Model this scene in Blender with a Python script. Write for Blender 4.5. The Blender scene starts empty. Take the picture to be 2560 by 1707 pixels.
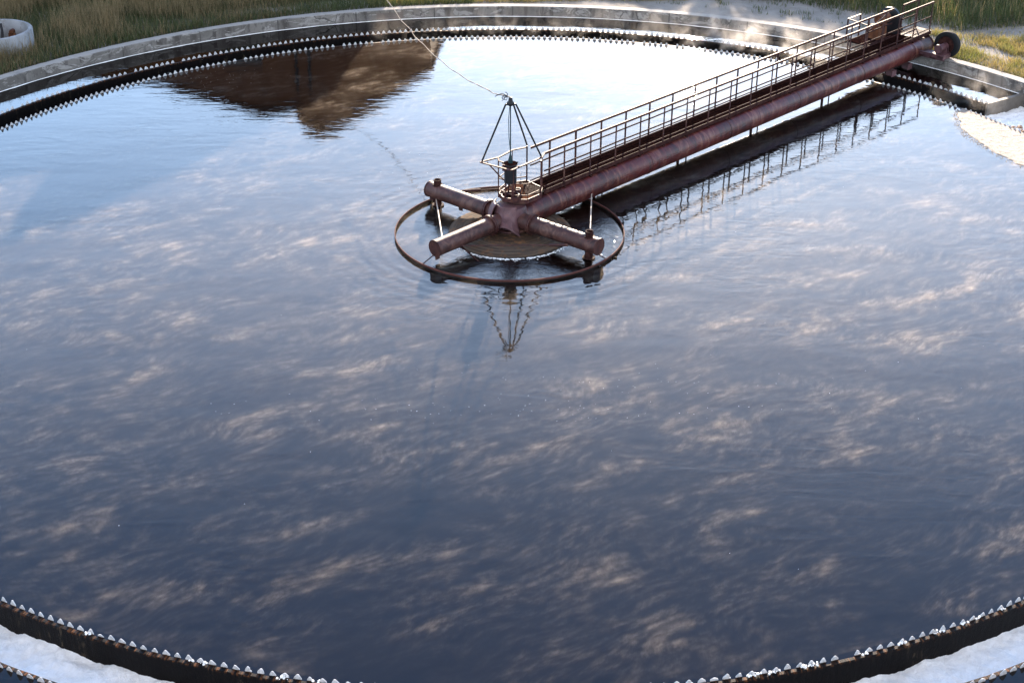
import bpy, bmesh, math, random
import numpy as np
from mathutils import Vector, Matrix, Quaternion, noise as mnoise

random.seed(7)
rng = np.random.default_rng(7)
scene = bpy.context.scene
COL = scene.collection
PI = math.pi
rad = math.radians

# ------------------------------------------------------------------ helpers
class MB:
    """collects vertices and faces for ONE mesh object"""
    def __init__(self):
        self.v = []; self.f = []; self.sm = []
    def add(self, vs, fs, smooth=False):
        b = len(self.v)
        self.v.extend([tuple(x) for x in vs])
        self.f.extend([tuple(b + i for i in f) for f in fs])
        self.sm.extend([smooth] * len(fs))
    def box(self, c, hx, hy, hz):
        """c centre, hx/hy/hz half-extent vectors (or floats for world axes)"""
        c = Vector(c)
        if not isinstance(hx, Vector): hx = Vector((hx, 0, 0))
        if not isinstance(hy, Vector): hy = Vector((0, hy, 0))
        if not isinstance(hz, Vector): hz = Vector((0, 0, hz))
        vs = [c + sx*hx + sy*hy + sz*hz for sz in (-1, 1) for sy in (-1, 1) for sx in (-1, 1)]
        self.add(vs, [(0,2,3,1), (4,5,7,6), (0,1,5,4), (2,6,7,3), (0,4,6,2), (1,3,7,5)])
    def bar(self, a, b, w, h=None, up=(0,0,1)):
        """rectangular bar from a to b, w wide and h high"""
        a = Vector(a); b = Vector(b); d = b - a
        L = d.length; d.normalize()
        up = Vector(up)
        if abs(d.dot(up)) > .95: up = Vector((0, 1, 0)) if abs(d.y) < .9 else Vector((1, 0, 0))
        s = d.cross(up).normalized(); t = s.cross(d).normalized()
        h = w if h is None else h
        self.box((a + b)/2, d*(L/2), s*(w/2), t*(h/2))
    def tube(self, a, b, r, seg=10, r2=None, caps=True):
        self.path([a, b], [r, r if r2 is None else r2], seg, caps)
    def path(self, pts, r, seg=8, caps=True):
        pts = [Vector(p) for p in pts]
        n = len(pts)
        rs = r if isinstance(r, (list, tuple)) else [r]*n
        vs = []; fs = []
        ref = None
        for i, p in enumerate(pts):
            d = (pts[min(i+1, n-1)] - pts[max(i-1, 0)]).normalized()
            if ref is None:
                ref = Vector((0, 0, 1)) if abs(d.z) < .9 else Vector((1, 0, 0))
            s = d.cross(ref).normalized(); t = s.cross(d).normalized(); ref = t
            for k in range(seg):
                a = 2*PI*k/seg
                vs.append(p + (s*math.cos(a) + t*math.sin(a))*rs[i])
        for i in range(n-1):
            for k in range(seg):
                k2 = (k+1) % seg
                fs.append((i*seg+k, i*seg+k2, (i+1)*seg+k2, (i+1)*seg+k))
        self.add(vs, fs, seg > 6)
        if caps:
            b = len(self.v)
            self.v.extend([tuple(x) for x in vs[:seg]] + [tuple(x) for x in vs[-seg:]])
            self.f.append(tuple(b+k for k in reversed(range(seg)))); self.f.append(tuple(b+seg+k for k in range(seg)))
            self.sm.extend([False, False])
    def lathe(self, prof, c=(0,0,0), seg=64, axis=None, smooth=True, a0=0, a1=None, close=False):
        """prof: list of (r, z); axis: optional direction replacing +Z"""
        c = Vector(c)
        if axis is None: X, Y, Z = Vector((1,0,0)), Vector((0,1,0)), Vector((0,0,1))
        else:
            Z = Vector(axis).normalized()
            X = Z.cross(Vector((0,0,1)) if abs(Z.z) < .9 else Vector((1,0,0))).normalized(); Y = Z.cross(X)
        full = a1 is None
        if full: a1 = a0 + 2*PI
        ns = seg if full else seg + 1
        m = len(prof); vs = []; fs = []
        for i in range(ns):
            a = a0 + (a1-a0)*i/seg
            for r, z in prof:
                vs.append(c + (X*math.cos(a) + Y*math.sin(a))*r + Z*z)
        for i in range(seg):
            j = (i+1) % ns
            for k in range(m if close else m-1):
                k2 = (k+1) % m
                fs.append((i*m+k, j*m+k, j*m+k2, i*m+k2))
        self.add(vs, fs, smooth)
        if close and not full:
            self.add(vs[:m], [tuple(range(m))]); self.add(vs[-m:], [tuple(reversed(range(m)))])
    def build(self, name, mat, parent=None, sharp=None, **props):
        me = bpy.data.meshes.new(name)
        me.from_pydata(self.v, [], self.f)
        me.polygons.foreach_set('use_smooth', self.sm)
        if mat is not None: me.materials.append(mat)
        bm = bmesh.new(); bm.from_mesh(me)
        bmesh.ops.recalc_face_normals(bm, faces=bm.faces)
        if sharp:
            for e in bm.edges:
                if len(e.link_faces) == 2 and e.calc_face_angle(0) > sharp: e.smooth = False
        bm.to_mesh(me); bm.free(); me.update()
        o = bpy.data.objects.new(name, me); COL.objects.link(o)
        if parent is not None: o.parent = parent
        for k, v in props.items(): o[k] = v
        return o

def thing(name, label, cat, loc=(0,0,0), group=None):
    o = bpy.data.objects.new(name, None); COL.objects.link(o)
    o.location = loc; o.empty_display_size = .2
    o['label'] = label; o['category'] = cat
    if group: o['group'] = group
    return o
def tag(o, label, cat, group=None, kind=None):
    o['label'] = label
    if cat: o['category'] = cat
    if group: o['group'] = group
    if kind: o['kind'] = kind
    return o

# ------------------------------------------------------------------ materials
class NT:
    def __init__(self, name):
        self.m = bpy.data.materials.new(name); self.m.use_nodes = True
        self.t = self.m.node_tree; self.t.nodes.clear()
        self.out = self.n('ShaderNodeOutputMaterial')
        self._co = None
    def n(self, typ, **kw):
        nd = self.t.nodes.new(typ)
        for k, v in kw.items():
            if k in ('inp',):
                for kk, vv in v.items(): self.set(nd, kk, vv)
            else: setattr(nd, k, v)
        return nd
    def set(self, nd, key, val):
        s = nd.inputs[key]
        if isinstance(val, bpy.types.NodeSocket): self.t.links.new(val, s)
        else:
            if s.type == 'RGBA' and len(val) == 3: val = (*val, 1)
            s.default_value = val
    def co(self):
        if self._co is None: self._co = self.n('ShaderNodeTexCoord').outputs['Object']
        return self._co
    def mapping(self, scale=(1,1,1), rot=(0,0,0), loc=(0,0,0), vec=None):
        return self.n('ShaderNodeMapping', inp={'Vector': vec or self.co(), 'Scale': scale, 'Rotation': rot, 'Location': loc}).outputs[0]
    def noise(self, scale, detail=4, rough=.55, vec=None, dist=0.0, lac=2.0):
        return self.n('ShaderNodeTexNoise', inp={'Vector': vec or self.co(), 'Scale': scale, 'Detail': detail, 'Roughness': rough, 'Distortion': dist, 'Lacunarity': lac}).outputs[0]
    def ramp(self, fac, stops):
        r = self.n('ShaderNodeValToRGB', inp={'Fac': fac})
        e = r.color_ramp.elements
        while len(e) < len(stops): e.new(.5)
        for el, (p, c) in zip(e, stops):
            el.position = p
            el.color = (c, c, c, 1) if isinstance(c, (int, float)) else (*c, 1)
        return r.outputs[0]
    def mix(self, fac, a, b, blend='MIX'):
        x = self.n('ShaderNodeMix', data_type='RGBA', blend_type=blend)
        self.set(x, 0, fac); self.set(x, 6, a); self.set(x, 7, b)
        return x.outputs[2]
    def math(self, op, a, b=0.0, c=0.0, clamp=False):
        x = self.n('ShaderNodeMath', operation=op, use_clamp=clamp)
        self.set(x, 0, a); self.set(x, 1, b); self.set(x, 2, c)
        return x.outputs[0]
    def smooth(self, v, lo, hi, a=0.0, b=1.0):
        x = self.n('ShaderNodeMapRange', interpolation_type='SMOOTHSTEP', inp={0: v, 1: lo, 2: hi, 3: a, 4: b})
        return x.outputs[0]
    def sep(self, vec=None):
        return self.n('ShaderNodeSeparateXYZ', inp={0: vec or self.co()}).outputs
    def bump(self, h, strength=.5, dist=.02):
        return self.n('ShaderNodeBump', inp={'Height': h, 'Strength': strength, 'Distance': dist}).outputs[0]
    def principled(self, **kw):
        p = self.n('ShaderNodeBsdfPrincipled')
        for k, v in kw.items(): self.set(p, k.replace('_', ' '), v)
        self.t.links.new(p.outputs[0], self.out.inputs[0])
        return p

def mat_rust(name, base=(.13,.040,.038), light=(.24,.12,.085), dark=(.035,.012,.011), rough=.38, scale=1.0, axis=None, spec=.5):
    k = NT(name)
    v = k.co()
    if axis is not None:                       # coordinates turned along the bridge so streaks run round the pipe
        v = k.mapping(rot=(0,0,-axis), vec=v)
        vs = k.mapping(scale=(5.0*scale, 1.2*scale, 1.2*scale), vec=v)
    else: vs = k.mapping(scale=(3*scale,3*scale,1.6*scale), vec=v)
    n1 = k.noise(1.0, 6, .62, vs, .8)
    n2 = k.noise(.9*scale, 5, .6, v, .4)
    n3 = k.noise(14*scale, 5, .7, v)
    c = k.mix(k.smooth(n2, .42, .62), base, tuple(.5*(a+b) for a, b in zip(base, dark)))
    c = k.mix(k.math('MULTIPLY', k.smooth(n1, .5, .66), .8), c, light)
    c = k.mix(k.math('MULTIPLY', k.smooth(n1, .48, .36), .75), c, dark)
    c = k.mix(k.math('MULTIPLY', k.smooth(n3, .56, .72), .55), c, (.17,.062,.022))
    c = k.mix(k.math('MULTIPLY', k.smooth(n3, .44, .3), .5), c, dark)
    r = k.math('ADD', k.math('MULTIPLY', n3, .45), rough - .2)
    k.principled(Base_Color=c, Roughness=r, Normal=k.bump(k.math('ADD', n3, n1), .35, .012), Specular_IOR_Level=spec)
    return k.m

def mat_plain(name, col, rough=.6, var=.3, scale=8.0, metal=0.0, bump=.2, streak=False):
    k = NT(name)
    v = k.mapping(scale=(1,1,.25)) if streak else k.co()
    n = k.noise(scale, 5, .6, v)
    c = k.mix(n, tuple(x*(1-var) for x in col), tuple(min(1, x*(1+var)) for x in col))
    k.principled(Base_Color=c, Roughness=rough, Metallic=metal, Specular_IOR_Level=.2, Normal=k.bump(n, bump, .01))
    return k.m

def mat_concrete_wall():
    k = NT('wall_concrete')
    x, y, z = k.sep()
    ang = k.math('ARCTAN2', y, x)
    r = 21.0
    cyl = k.n('ShaderNodeCombineXYZ', inp={0: k.math('MULTIPLY', ang, r), 1: 0.0, 2: z}).outputs[0]
    str_ = k.noise(1.0, 5, .65, k.mapping(scale=(2.2, 1, .45), vec=cyl), .3)
    big = k.noise(.55, 4, .55, cyl, .5)
    fine = k.noise(7.0, 6, .7, cyl, .4)
    flake = k.noise(1.3, 6, .68, k.mapping(scale=(1, 1, 2.4), vec=cyl), 1.2)
    c = k.mix(k.smooth(big, .35, .65), (.095,.085,.075), (.165,.15,.135))
    c = k.mix(k.math('MULTIPLY', k.smooth(str_, .48, .62), .9), c, (.05,.042,.037))
    c = k.mix(k.math('MULTIPLY', k.smooth(flake, .53, .58), .75), c, (.27,.252,.232))
    c = k.mix(k.math('MULTIPLY', k.smooth(fine, .46, .34), .8), c, (.06,.052,.047))
    # crack network
    vo = k.n('ShaderNodeTexVoronoi', feature='DISTANCE_TO_EDGE', inp={'Vector': k.mapping(scale=(.8,1,2.2), vec=k.mix(.25, cyl, k.n('ShaderNodeTexNoise', inp={'Vector': cyl, 'Scale': 2.5, 'Detail': 5}).outputs[1])), 'Scale': 1.0}).outputs[0]
    crack = k.math('MULTIPLY', k.smooth(vo, .022, .004), k.smooth(big, .48, .58))
    c = k.mix(k.math('MULTIPLY', crack, .85), c, (.045,.04,.037))
    # dark patch of repaired wall and damp band above the water
    geo = k.smooth(k.math('ABSOLUTE', k.math('SUBTRACT', ang, rad(103.2))), .027, .024)
    zz = k.math('MULTIPLY', geo, k.smooth(z, .31, .29))
    c = k.mix(k.math('MULTIPLY', zz, .8), c, (.075,.058,.05))
    c = k.mix(k.math('MULTIPLY', k.smooth(k.math('ADD', z, k.math('MULTIPLY', fine, .12)), .17, .06), .55), c, (.10,.092,.085))
    jt = k.math('ABSOLUTE', k.math('SUBTRACT', k.math('FRACT', k.math('MULTIPLY', ang, 6.7)), .5))
    jm = k.math('MULTIPLY', k.smooth(jt, .012, .003), k.smooth(big, .35, .5))
    c = k.mix(k.math('MULTIPLY', jm, .8), c, (.03,.027,.024))
    # paler tone on the top face
    c = k.mix(k.smooth(z, .405, .412), c, k.mix(fine, (.17,.153,.132), (.30,.275,.24)))
    h = k.math('SUBTRACT', k.math('ADD', k.math('MULTIPLY', fine, .6), flake), k.math('MULTIPLY', crack, .8))
    k.principled(Base_Color=c, Roughness=.85, Normal=k.bump(h, .5, .02))
    return k.m

def mat_slime():
    """black, wet, weed-stained channel wall with brown runs of water"""
    k = NT('channel_slime')
    x, y, z = k.sep()
    ang = k.math('ARCTAN2', y, x)
    cyl = k.n('ShaderNodeCombineXYZ', inp={0: k.math('MULTIPLY', ang, 18.0), 1: 0.0, 2: z}).outputs[0]
    run = k.noise(1.0, 5, .65, k.mapping(scale=(5.5, 1, .6), vec=cyl), .5)
    spk = k.noise(9.0, 6, .75, k.mapping(scale=(1.6, 1, .7), vec=cyl), .3)
    zone = k.noise(.45, 3, .5, cyl)
    f = k.math('MULTIPLY', k.math('MULTIPLY', k.smooth(run, .53, .63), k.smooth(spk, .46, .62)), k.smooth(zone, .45, .6))
    c = k.mix(k.smooth(spk, .35, .7), (.0015,.0013,.0015), (.006,.004,.0035))
    c = k.mix(k.math('MULTIPLY', f, .7), c, (.10,.075,.045))
    top = k.math('MULTIPLY', k.smooth(z, -.05, .0), k.smooth(spk, .5, .6))
    c = k.mix(k.math('MULTIPLY', top, .7), c, (.14,.05,.015))
    k.principled(Base_Color=c, Roughness=k.math('ADD', .3, k.math('MULTIPLY', spk, .4)), Specular_IOR_Level=.08, Normal=k.bump(k.math('ADD', spk, run), .6, .02))
    return k.m

def mat_teeth():
    k = NT('weir_plate_white')
    x, y, z = k.sep()
    f = k.noise(22, 5, .7)
    g = k.noise(3.0, 3, .6)
    c = k.mix(k.smooth(f, .3, .75), (.34,.335,.335), (.60,.59,.585))
    c = k.mix(k.math('MULTIPLY', k.smooth(f, .62, .7), .8), c, (.22,.17,.13))
    low = k.smooth(k.math('ADD', z, k.math('MULTIPLY', f, .02)), .028, .014)
    c = k.mix(low, c, k.mix(k.smooth(g, .4, .6), (.02,.010,.006), (.085,.034,.009)))
    k.principled(Base_Color=c, Roughness=.55, Normal=k.bump(f, .3, .01))
    return k.m

def mat_water():
    k = NT('tank_water')
    x, y, z = k.sep()
    r = k.math('SQRT', k.math('ADD', k.math('MULTIPLY', x, x), k.math('MULTIPLY', y, y)))
    # wind ripples: long crests across the view, several sizes
    w1 = k.noise(1.0, 3, .5, k.mapping(scale=(.9, 2.6, 1), rot=(0,0,rad(6))), .6)
    w2 = k.noise(1.0, 3, .5, k.mapping(scale=(2.6, 6.5, 1), rot=(0,0,rad(-9))), .5)
    w3 = k.noise(1.0, 2, .5, k.mapping(scale=(.16, .42, 1), rot=(0,0,rad(12))), .3)
    patch = k.smooth(k.noise(.22, 3, .5), .35, .7, .45, 1.25)
    h = k.math('ADD', k.math('MULTIPLY', w1, .0052), k.math('MULTIPLY', w2, .0016))
    h = k.math('MULTIPLY', h, patch)
    h = k.math('ADD', h, k.math('MULTIPLY', w3, .012))
    # rings spreading from the turning baffle
    q = k.math('SINE', k.math('ADD', k.math('MULTIPLY', r, 17.0), k.math('MULTIPLY', w1, 5.0)))
    ringm = k.math('MULTIPLY', k.smooth(r, 6.3, 3.2), k.smooth(r, 3.0, 3.12))
    h = k.math('ADD', h, k.math('MULTIPLY', k.math('MULTIPLY', q, ringm), .0011))
    # boiling water inside the baffle
    t1 = k.noise(3.2, 5, .6, None, 1.4)
    t2 = k.noise(9.0, 3, .6, None, .8)
    inm = k.math('MULTIPLY', k.smooth(r, 3.1, 2.9), k.smooth(k.math('ADD', x, k.math('MULTIPLY', t1, 1.0)), -2.6, .6, .25, 1.0))
    h = k.math('ADD', h, k.math('MULTIPLY', inm, k.math('ADD', k.math('MULTIPLY', t1, .012), k.math('MULTIPLY', t2, .003))))
    k.principled(Base_Color=(.0022,.0009,.0006), Roughness=.02, IOR=1.345, Normal=k.bump(h, 1.0, 1.0))
    return k.m

def mat_foam(name, a=(.80,.82,.86), b=(.60,.60,.62), speck=(.25,.2,.16), sp=(.66,.74), scale=6.0):
    k = NT(name)
    n = k.noise(scale, 6, .7, None, .6); m = k.noise(scale*4, 5, .75)
    c = k.mix(k.smooth(n, .35, .62), b, a)
    c = k.mix(k.math('MULTIPLY', k.smooth(m, *sp), .8), c, speck)
    k.principled(Base_Color=c, Roughness=.75, Subsurface_Weight=.0, Normal=k.bump(k.math('ADD', n, k.math('MULTIPLY', m, .5)), .9, .05))
    return k.m

def mat_ground():
    k = NT('sandy_ground')
    x, y, z = k.sep()
    f = k.noise(9.0, 6, .7); g = k.noise(.7, 5, .6, None, .5); pb = k.noise(45, 3, .6)
    c = k.mix(k.smooth(g, .35, .7), (.13,.113,.095), (.205,.183,.157))
    c = k.mix(k.math('MULTIPLY', k.smooth(f, .52, .68), .5), c, (.20,.175,.14))
    c = k.mix(k.math('MULTIPLY', k.smooth(pb, .62, .7), .5), c, (.42,.39,.35))
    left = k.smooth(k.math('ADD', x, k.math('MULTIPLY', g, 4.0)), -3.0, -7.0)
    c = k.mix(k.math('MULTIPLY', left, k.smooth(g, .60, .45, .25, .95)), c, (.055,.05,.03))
    k.principled(Base_Color=c, Roughness=.95, Normal=k.bump(k.math('ADD', f, k.math('MULTIPLY', g, 2.0)), .7, .04))
    return k.m

def mat_blades(name, a, b, c3, scale=1.2):
    k = NT(name)
    g = k.noise(scale, 4, .6); h = k.noise(26.0, 2, .5)
    c = k.mix(k.smooth(g, .35, .65), a, b)
    c = k.mix(k.math('MULTIPLY', k.smooth(h, .45, .65), .8), c, c3)
    p = k.principled(Base_Color=c, Roughness=.65)
    tr = k.n('ShaderNodeBsdfTranslucent', inp={'Color': c})
    mx = k.n('ShaderNodeMixShader', inp={0: .45, 1: p.outputs[0], 2: tr.outputs[0]})
    k.t.links.new(mx.outputs[0], k.out.inputs[0])
    return k.m

def mat_steam():
    """low wisps drawn out by the wind over the open water"""
    k = NT('drifting_steam')
    x, y, z = k.sep()
    warp = k.n('ShaderNodeTexNoise', inp={'Vector': k.mapping(scale=(.38, .55, .5)), 'Scale': 1.0, 'Detail': 1.0, 'Roughness': .45}).outputs[1]
    wv = k.n('ShaderNodeVectorMath', operation='MULTIPLY_ADD', inp={0: warp, 1: (1.5, 1.25, .2), 2: k.co()}).outputs[0]
    v1 = k.mapping(scale=(1.7, 5.2, .5), vec=k.mapping(rot=(0, 0, rad(-31)), vec=wv))
    n1 = k.noise(1.0, 7, .74, v1, .0, 2.2)                      # fine hair-like strands
    vp = k.mapping(scale=(.48, 1.05, .5), vec=k.mapping(rot=(0, 0, rad(-27))))
    p1 = k.noise(1.0, 8, .69, vp, .0, 2.15)                       # torn clumps
    v2 = k.mapping(scale=(.20, .36, .3), vec=k.mapping(rot=(0, 0, rad(-20))))
    n2 = k.noise(1.0, 2, .6, v2)                                 # where the water steams most
    zone = k.smooth(n2, .33, .60, .10, 1.0)
    hair = k.smooth(n1, .34, .72)
    clump = k.math('POWER', k.smooth(k.math('ADD', p1, k.math('MULTIPLY', k.math('SUBTRACT', n1, .5), .32)), .46, .94), 1.5)
    wisp = k.math('MULTIPLY', zone, k.math('ADD', k.math('MULTIPLY', k.math('POWER', hair, 2.2), .12), k.math('MULTIPLY', clump, k.math('ADD', .6, k.math('MULTIPLY', hair, .9)))))
    s = k.math('ADD', k.math('MULTIPLY', p1, .6), k.math('MULTIPLY', n1, .4))
    fall = k.smooth(z, STEAM_H, .02)
    d = k.math('MULTIPLY', k.math('ADD', k.math('MULTIPLY', wisp, STEAM), k.math('MULTIPLY', k.math('MULTIPLY', k.smooth(s, .25, .6, .3, 1.7), k.smooth(k.math('ABSOLUTE', k.math('ADD', y, 2.5)), 13.0, 2.0, .40, 1.7)), STEAM_BASE)), fall)
    r = k.math('SQRT', k.math('ADD', k.math('MULTIPLY', x, x), k.math('MULTIPLY', y, y)))
    d = k.math('MULTIPLY', d, k.math('MULTIPLY', k.math('MULTIPLY', k.smooth(y, 9.0, -3.0, .5, 1.0), k.smooth(y, -18.0, -5.0, .62, 1.0)), k.smooth(k.math('ADD', r, k.math('MULTIPLY', k.smooth(x, .4, -1.6), 3.0)), 2.4, 4.2, .15, 1.0)))
    pv = k.n('ShaderNodeVolumePrincipled', inp={'Color': (1.0, .86, .72), 'Density': d, 'Anisotropy': .55})
    k.t.links.new(pv.outputs[0], k.out.inputs['Volume'])
    k.m.cycles.volume_step_rate = .024
    return k.m
def mat_weir_steam():
    """steam billowing over the far weir, thickest by the bridge"""
    k = NT('weir_steam')
    x, y, z = k.sep()
    r = k.math('SQRT', k.math('ADD', k.math('MULTIPLY', x, x), k.math('MULTIPLY', y, y)))
    ang = k.math('ARCTAN2', y, x)
    n4 = k.noise(1.0, 5, .62, k.mapping(scale=(1.5, 1.5, 1.1)), .6)
    az = k.math('ADD', k.smooth(k.math('ABSOLUTE', k.math('SUBTRACT', ang, rad(59))), .30, .02),
                k.math('MULTIPLY', k.smooth(k.math('ABSOLUTE', k.math('SUBTRACT', ang, rad(88))), .5, .1), .16))
    az = k.math('ADD', az, k.math('MULTIPLY', k.smooth(k.math('ABSOLUTE', k.math('SUBTRACT', ang, rad(34))), .09, .01), .5))
    rr = k.math('MULTIPLY', k.smooth(r, 17.8, 18.3), k.smooth(r, 20.7, 19.2))
    puff = k.math('MULTIPLY', k.math('MULTIPLY', k.smooth(n4, .47, .75), k.math('MULTIPLY', az, rr)), k.smooth(z, 1.2, .05))
    pv = k.n('ShaderNodeVolumePrincipled', inp={'Color': (1.0, .96, .92), 'Density': k.math('MULTIPLY', puff, STEAM_WEIR), 'Anisotropy': .55})
    k.t.links.new(pv.outputs[0], k.out.inputs['Volume'])
    k.m.cycles.volume_step_rate = .22
    return k.m

STEAM_H = .11
STEAM, STEAM_BASE, STEAM_WEIR = 5.5, .11, .95
EXPOSURE = 2.1
SUN_STRENGTH, SKY_STRENGTH = 4.6, .15
SUN_AZ, SUN_EL = 82.5, 15.4

PHI = rad(45.44)
U = Vector((math.cos(PHI), math.sin(PHI), 0)); N = Vector((-U.y, U.x, 0)); Z = Vector((0,0,1))
SL = .0103                                     # the bridge climbs slightly towards the rim
def B(t, o, z): return U*t + N*o + Z*(z + SL*t)   # along, across, up (bridge frame)

M_rust = mat_rust('maroon_painted_steel', base=(.050,.016,.015), light=(.095,.045,.03), dark=(.015,.006,.006), rough=.5, spec=.25)
M_pipe = mat_rust('maroon_pipe_paint', axis=PHI, base=(.070,.0115,.0105), light=(.15,.062,.042), dark=(.022,.008,.008), rough=.36, spec=.3)
M_arm = mat_rust('faded_arm_paint', base=(.056,.021,.018), light=(.105,.052,.04), dark=(.016,.007,.007), scale=1.6, rough=.5, spec=.3)
M_hub = mat_rust('pale_hub_paint', base=(.085,.038,.043), light=(.125,.068,.072), dark=(.026,.012,.015), scale=1.3, rough=.5, spec=.3)
M_dark = mat_rust('dark_rail_steel', base=(.034,.014,.013), light=(.055,.025,.02), dark=(.012,.005,.005), scale=3, rough=.7, spec=.04)
M_rail = mat_rust('glinting_hand_rail', base=(.05,.018,.016), light=(.08,.035,.027), dark=(.015,.006,.006), scale=3, rough=.55, spec=.12)  # lighter, glossier copy of the rail steel, keeping sun glint on top rails
M_deck = mat_rust('dark_deck_steel', base=(.014,.006,.0055), light=(.028,.012,.010), dark=(.006,.003,.003), scale=3, rough=.9, spec=.0)
M_orange = mat_rust('orange_rust', base=(.11,.04,.018), light=(.17,.075,.035), dark=(.04,.016,.01), scale=2, rough=.7, spec=.15)
M_black = mat_plain('black_steel', (.012,.012,.014), .42, .4)
M_rubber = mat_plain('tyre_rubber', (.008,.008,.009), .9, .3, 12)
M_teal = mat_plain('teal_cable', (.007,.024,.027), .5, .3)
M_rod = mat_plain('weathered_rod', (.32,.25,.20), .5, .4, 5)
M_conc = mat_concrete_wall()
M_slime = mat_slime()
M_teeth = mat_teeth()

# ------------------------------------------------------------------ settling tank
R_IN, R_OUT, R_WALL, R_RIM = 18.0, 19.11, 20.88, 21.30
tank = thing('settling_tank', 'huge round concrete settling tank with grey rim wall and white toothed weirs', 'tank')

def ring_mesh(prof, seg=360, jit=None):
    m = MB(); m.lathe(prof, seg=seg, close=True, smooth=True); return m
m = MB()
vs = []; fs = []
prof = [(R_WALL, -1.0), (R_WALL, -.2), (R_WALL, .0), (R_WALL, .2), (R_WALL, .385), (R_WALL+.03, .412), (R_WALL+.2, .414), (R_RIM-.03, .412), (R_RIM, .385), (R_RIM, .1), (R_RIM, -1.0)]
segs = 720
for i in range(segs):
    a = 2*PI*i/segs
    for j, (r, z) in enumerate(prof):
        w = mnoise.noise(Vector((a*26, z*3, 1.7)))*.012 + mnoise.noise(Vector((a*90, z*9, 5.1)))*.008
        dz = mnoise.noise(Vector((a*40, r*5, 9.0)))*.009 if z > .3 else 0
        s = -w if j < 6 else w
        vs.append(((r+s)*math.cos(a), (r+s)*math.sin(a), z+dz))
npf = len(prof)
for i in range(segs):
    j = (i+1) % segs
    for k in range(npf-1): fs.append((i*npf+k, j*npf+k, j*npf+k+1, i*npf+k+1))
m.add(vs, fs, True)
m.build('rim_wall', M_conc, tank, sharp=rad(35))

A_END = rad(33.2)                              # the channel opens into the outlet box here
A_BOX = rad(20.0)                              # outer channel wall starts again past the outlet box
def wob(a, k): return (.17*max(0, -math.sin(a))**.5 if k == 2.0 else 0) + mnoise.noise(Vector((a*7, k, 0)))*.022 + mnoise.noise(Vector((a*31, k, 3)))*.010
def channel_wall(r0, r1, ztop, a0, a1, name, key):
    m = MB(); n = int(abs(a1-a0)/(2*PI)*720); full = abs(a1-a0) > 2*PI-1e-3
    pr = [(r0, -1.0), (r0, -.3), (r0, ztop-.012), (r0+.012, ztop), (r1-.012, ztop), (r1, ztop-.012), (r1, -.3), (r1, -1.0)]
    vs = []; fs = []; ns = n if full else n+1
    for i in range(ns):
        a = a0 + (a1-a0)*i/n
        for r, z in pr:
            rr = r + wob(a, key) + mnoise.noise(Vector((a*120, z*6, key)))*.006
            vs.append((rr*math.cos(a), rr*math.sin(a), z + (mnoise.noise(Vector((a*60, key, 0)))*.008 if z > -.1 else 0)))
    q = len(pr)
    for i in range(n):
        j = (i+1) % ns
        for k in range(q): fs.append((i*q+k, j*q+k, j*q+(k+1) % q, i*q+(k+1) % q))
    m.add(vs, fs, True)
    if not full:
        m.add(vs[:q], [tuple(range(q))]); m.add(vs[-q:], [tuple(range(q))])
    return m.build(name, M_slime, tank, sharp=rad(40))
iw = channel_wall(R_IN, R_IN+.09, .004, 0, 2*PI, 'inner_channel_wall', 1.0)
ow = channel_wall(R_OUT-.09, R_OUT, .012, A_END, A_BOX+2*PI, 'outer_channel_wall', 2.0)

def weir_plate(r, a0, a1, zb, key, parent, face):
    """toothed plate: pointed caps between V-notches, each slightly different"""
    m = MB(); pitch = .2125/r; a = a0
    while a < a1:
        rr = r + wob(a, key)
        w = .064*random.uniform(.86, 1.1); h = .098*random.uniform(.86, 1.08); sh = random.uniform(.028, .04); lean = random.uniform(-.012, .012); tilt = random.uniform(-.008, .014)
        zb2 = zb + random.uniform(-.006, .006)
        er = Vector((math.cos(a), math.sin(a), 0)); et = Vector((-er.y, er.x, 0))
        pts = [(-w*.98, -.07), (w*.98, -.07), (w, sh*.4), (w*.9, sh), (lean+.016, h*.95), (lean, h), (lean-.016, h*.95), (-w*.9, sh), (-w, sh*.4)]
        if random.random() < .08: tilt += random.uniform(-.03, .03); h *= random.uniform(.6, 1.0); pts = [(x, z*(h/.095) if z > sh else z) for x, z in pts]
        if random.random() < .09: pts[3] = (w*.5, sh*1.1); pts[4] = (lean+.03, h*.7)
        if random.random() < .02: a += pitch; continue
        c = er*rr
        th = .011
        n = len(pts)
        f = [c + et*x + er*(face*th + tilt*(z/.1)) + Z*(zb2+z) for x, z in pts]
        g = [c + et*x + er*(-face*th*.2 + tilt*(z/.1)) + Z*(zb2+z) for x, z in pts]
        m.add(f + g, [tuple(range(n)), tuple(reversed(range(n, 2*n)))] + [(i, (i+1) % n, n+(i+1) % n, n+i) for i in range(n)])
        a += pitch*random.uniform(.985, 1.015)
    n = int((a1-a0)/(2*PI)*720); vs = []; fs = []
    for i in range(n+1):
        b = a0 + (a1-a0)*i/n; rr = r + wob(b, key)
        for dr, z in ((face*.0115, -.075), (face*.0115, -.012), (-face*.0035, -.012), (-face*.0035, -.075)):
            vs.append(((rr+dr)*math.cos(b), (rr+dr)*math.sin(b), zb+z))
    for i in range(n):
        for q in range(4): fs.append((i*4+q, i*4+4+q, i*4+4+(q+1) % 4, i*4+(q+1) % 4))
    m.add(vs, fs, True)
    return m.build('weir_plate', M_teeth, parent)
weir_plate(R_IN-.006, 0, 2*PI, .006, 1.0, iw, -1)
weir_plate(R_OUT+.006, A_END+.004, A_BOX+2*PI-.004, .014, 2.0, ow, 1)

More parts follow.
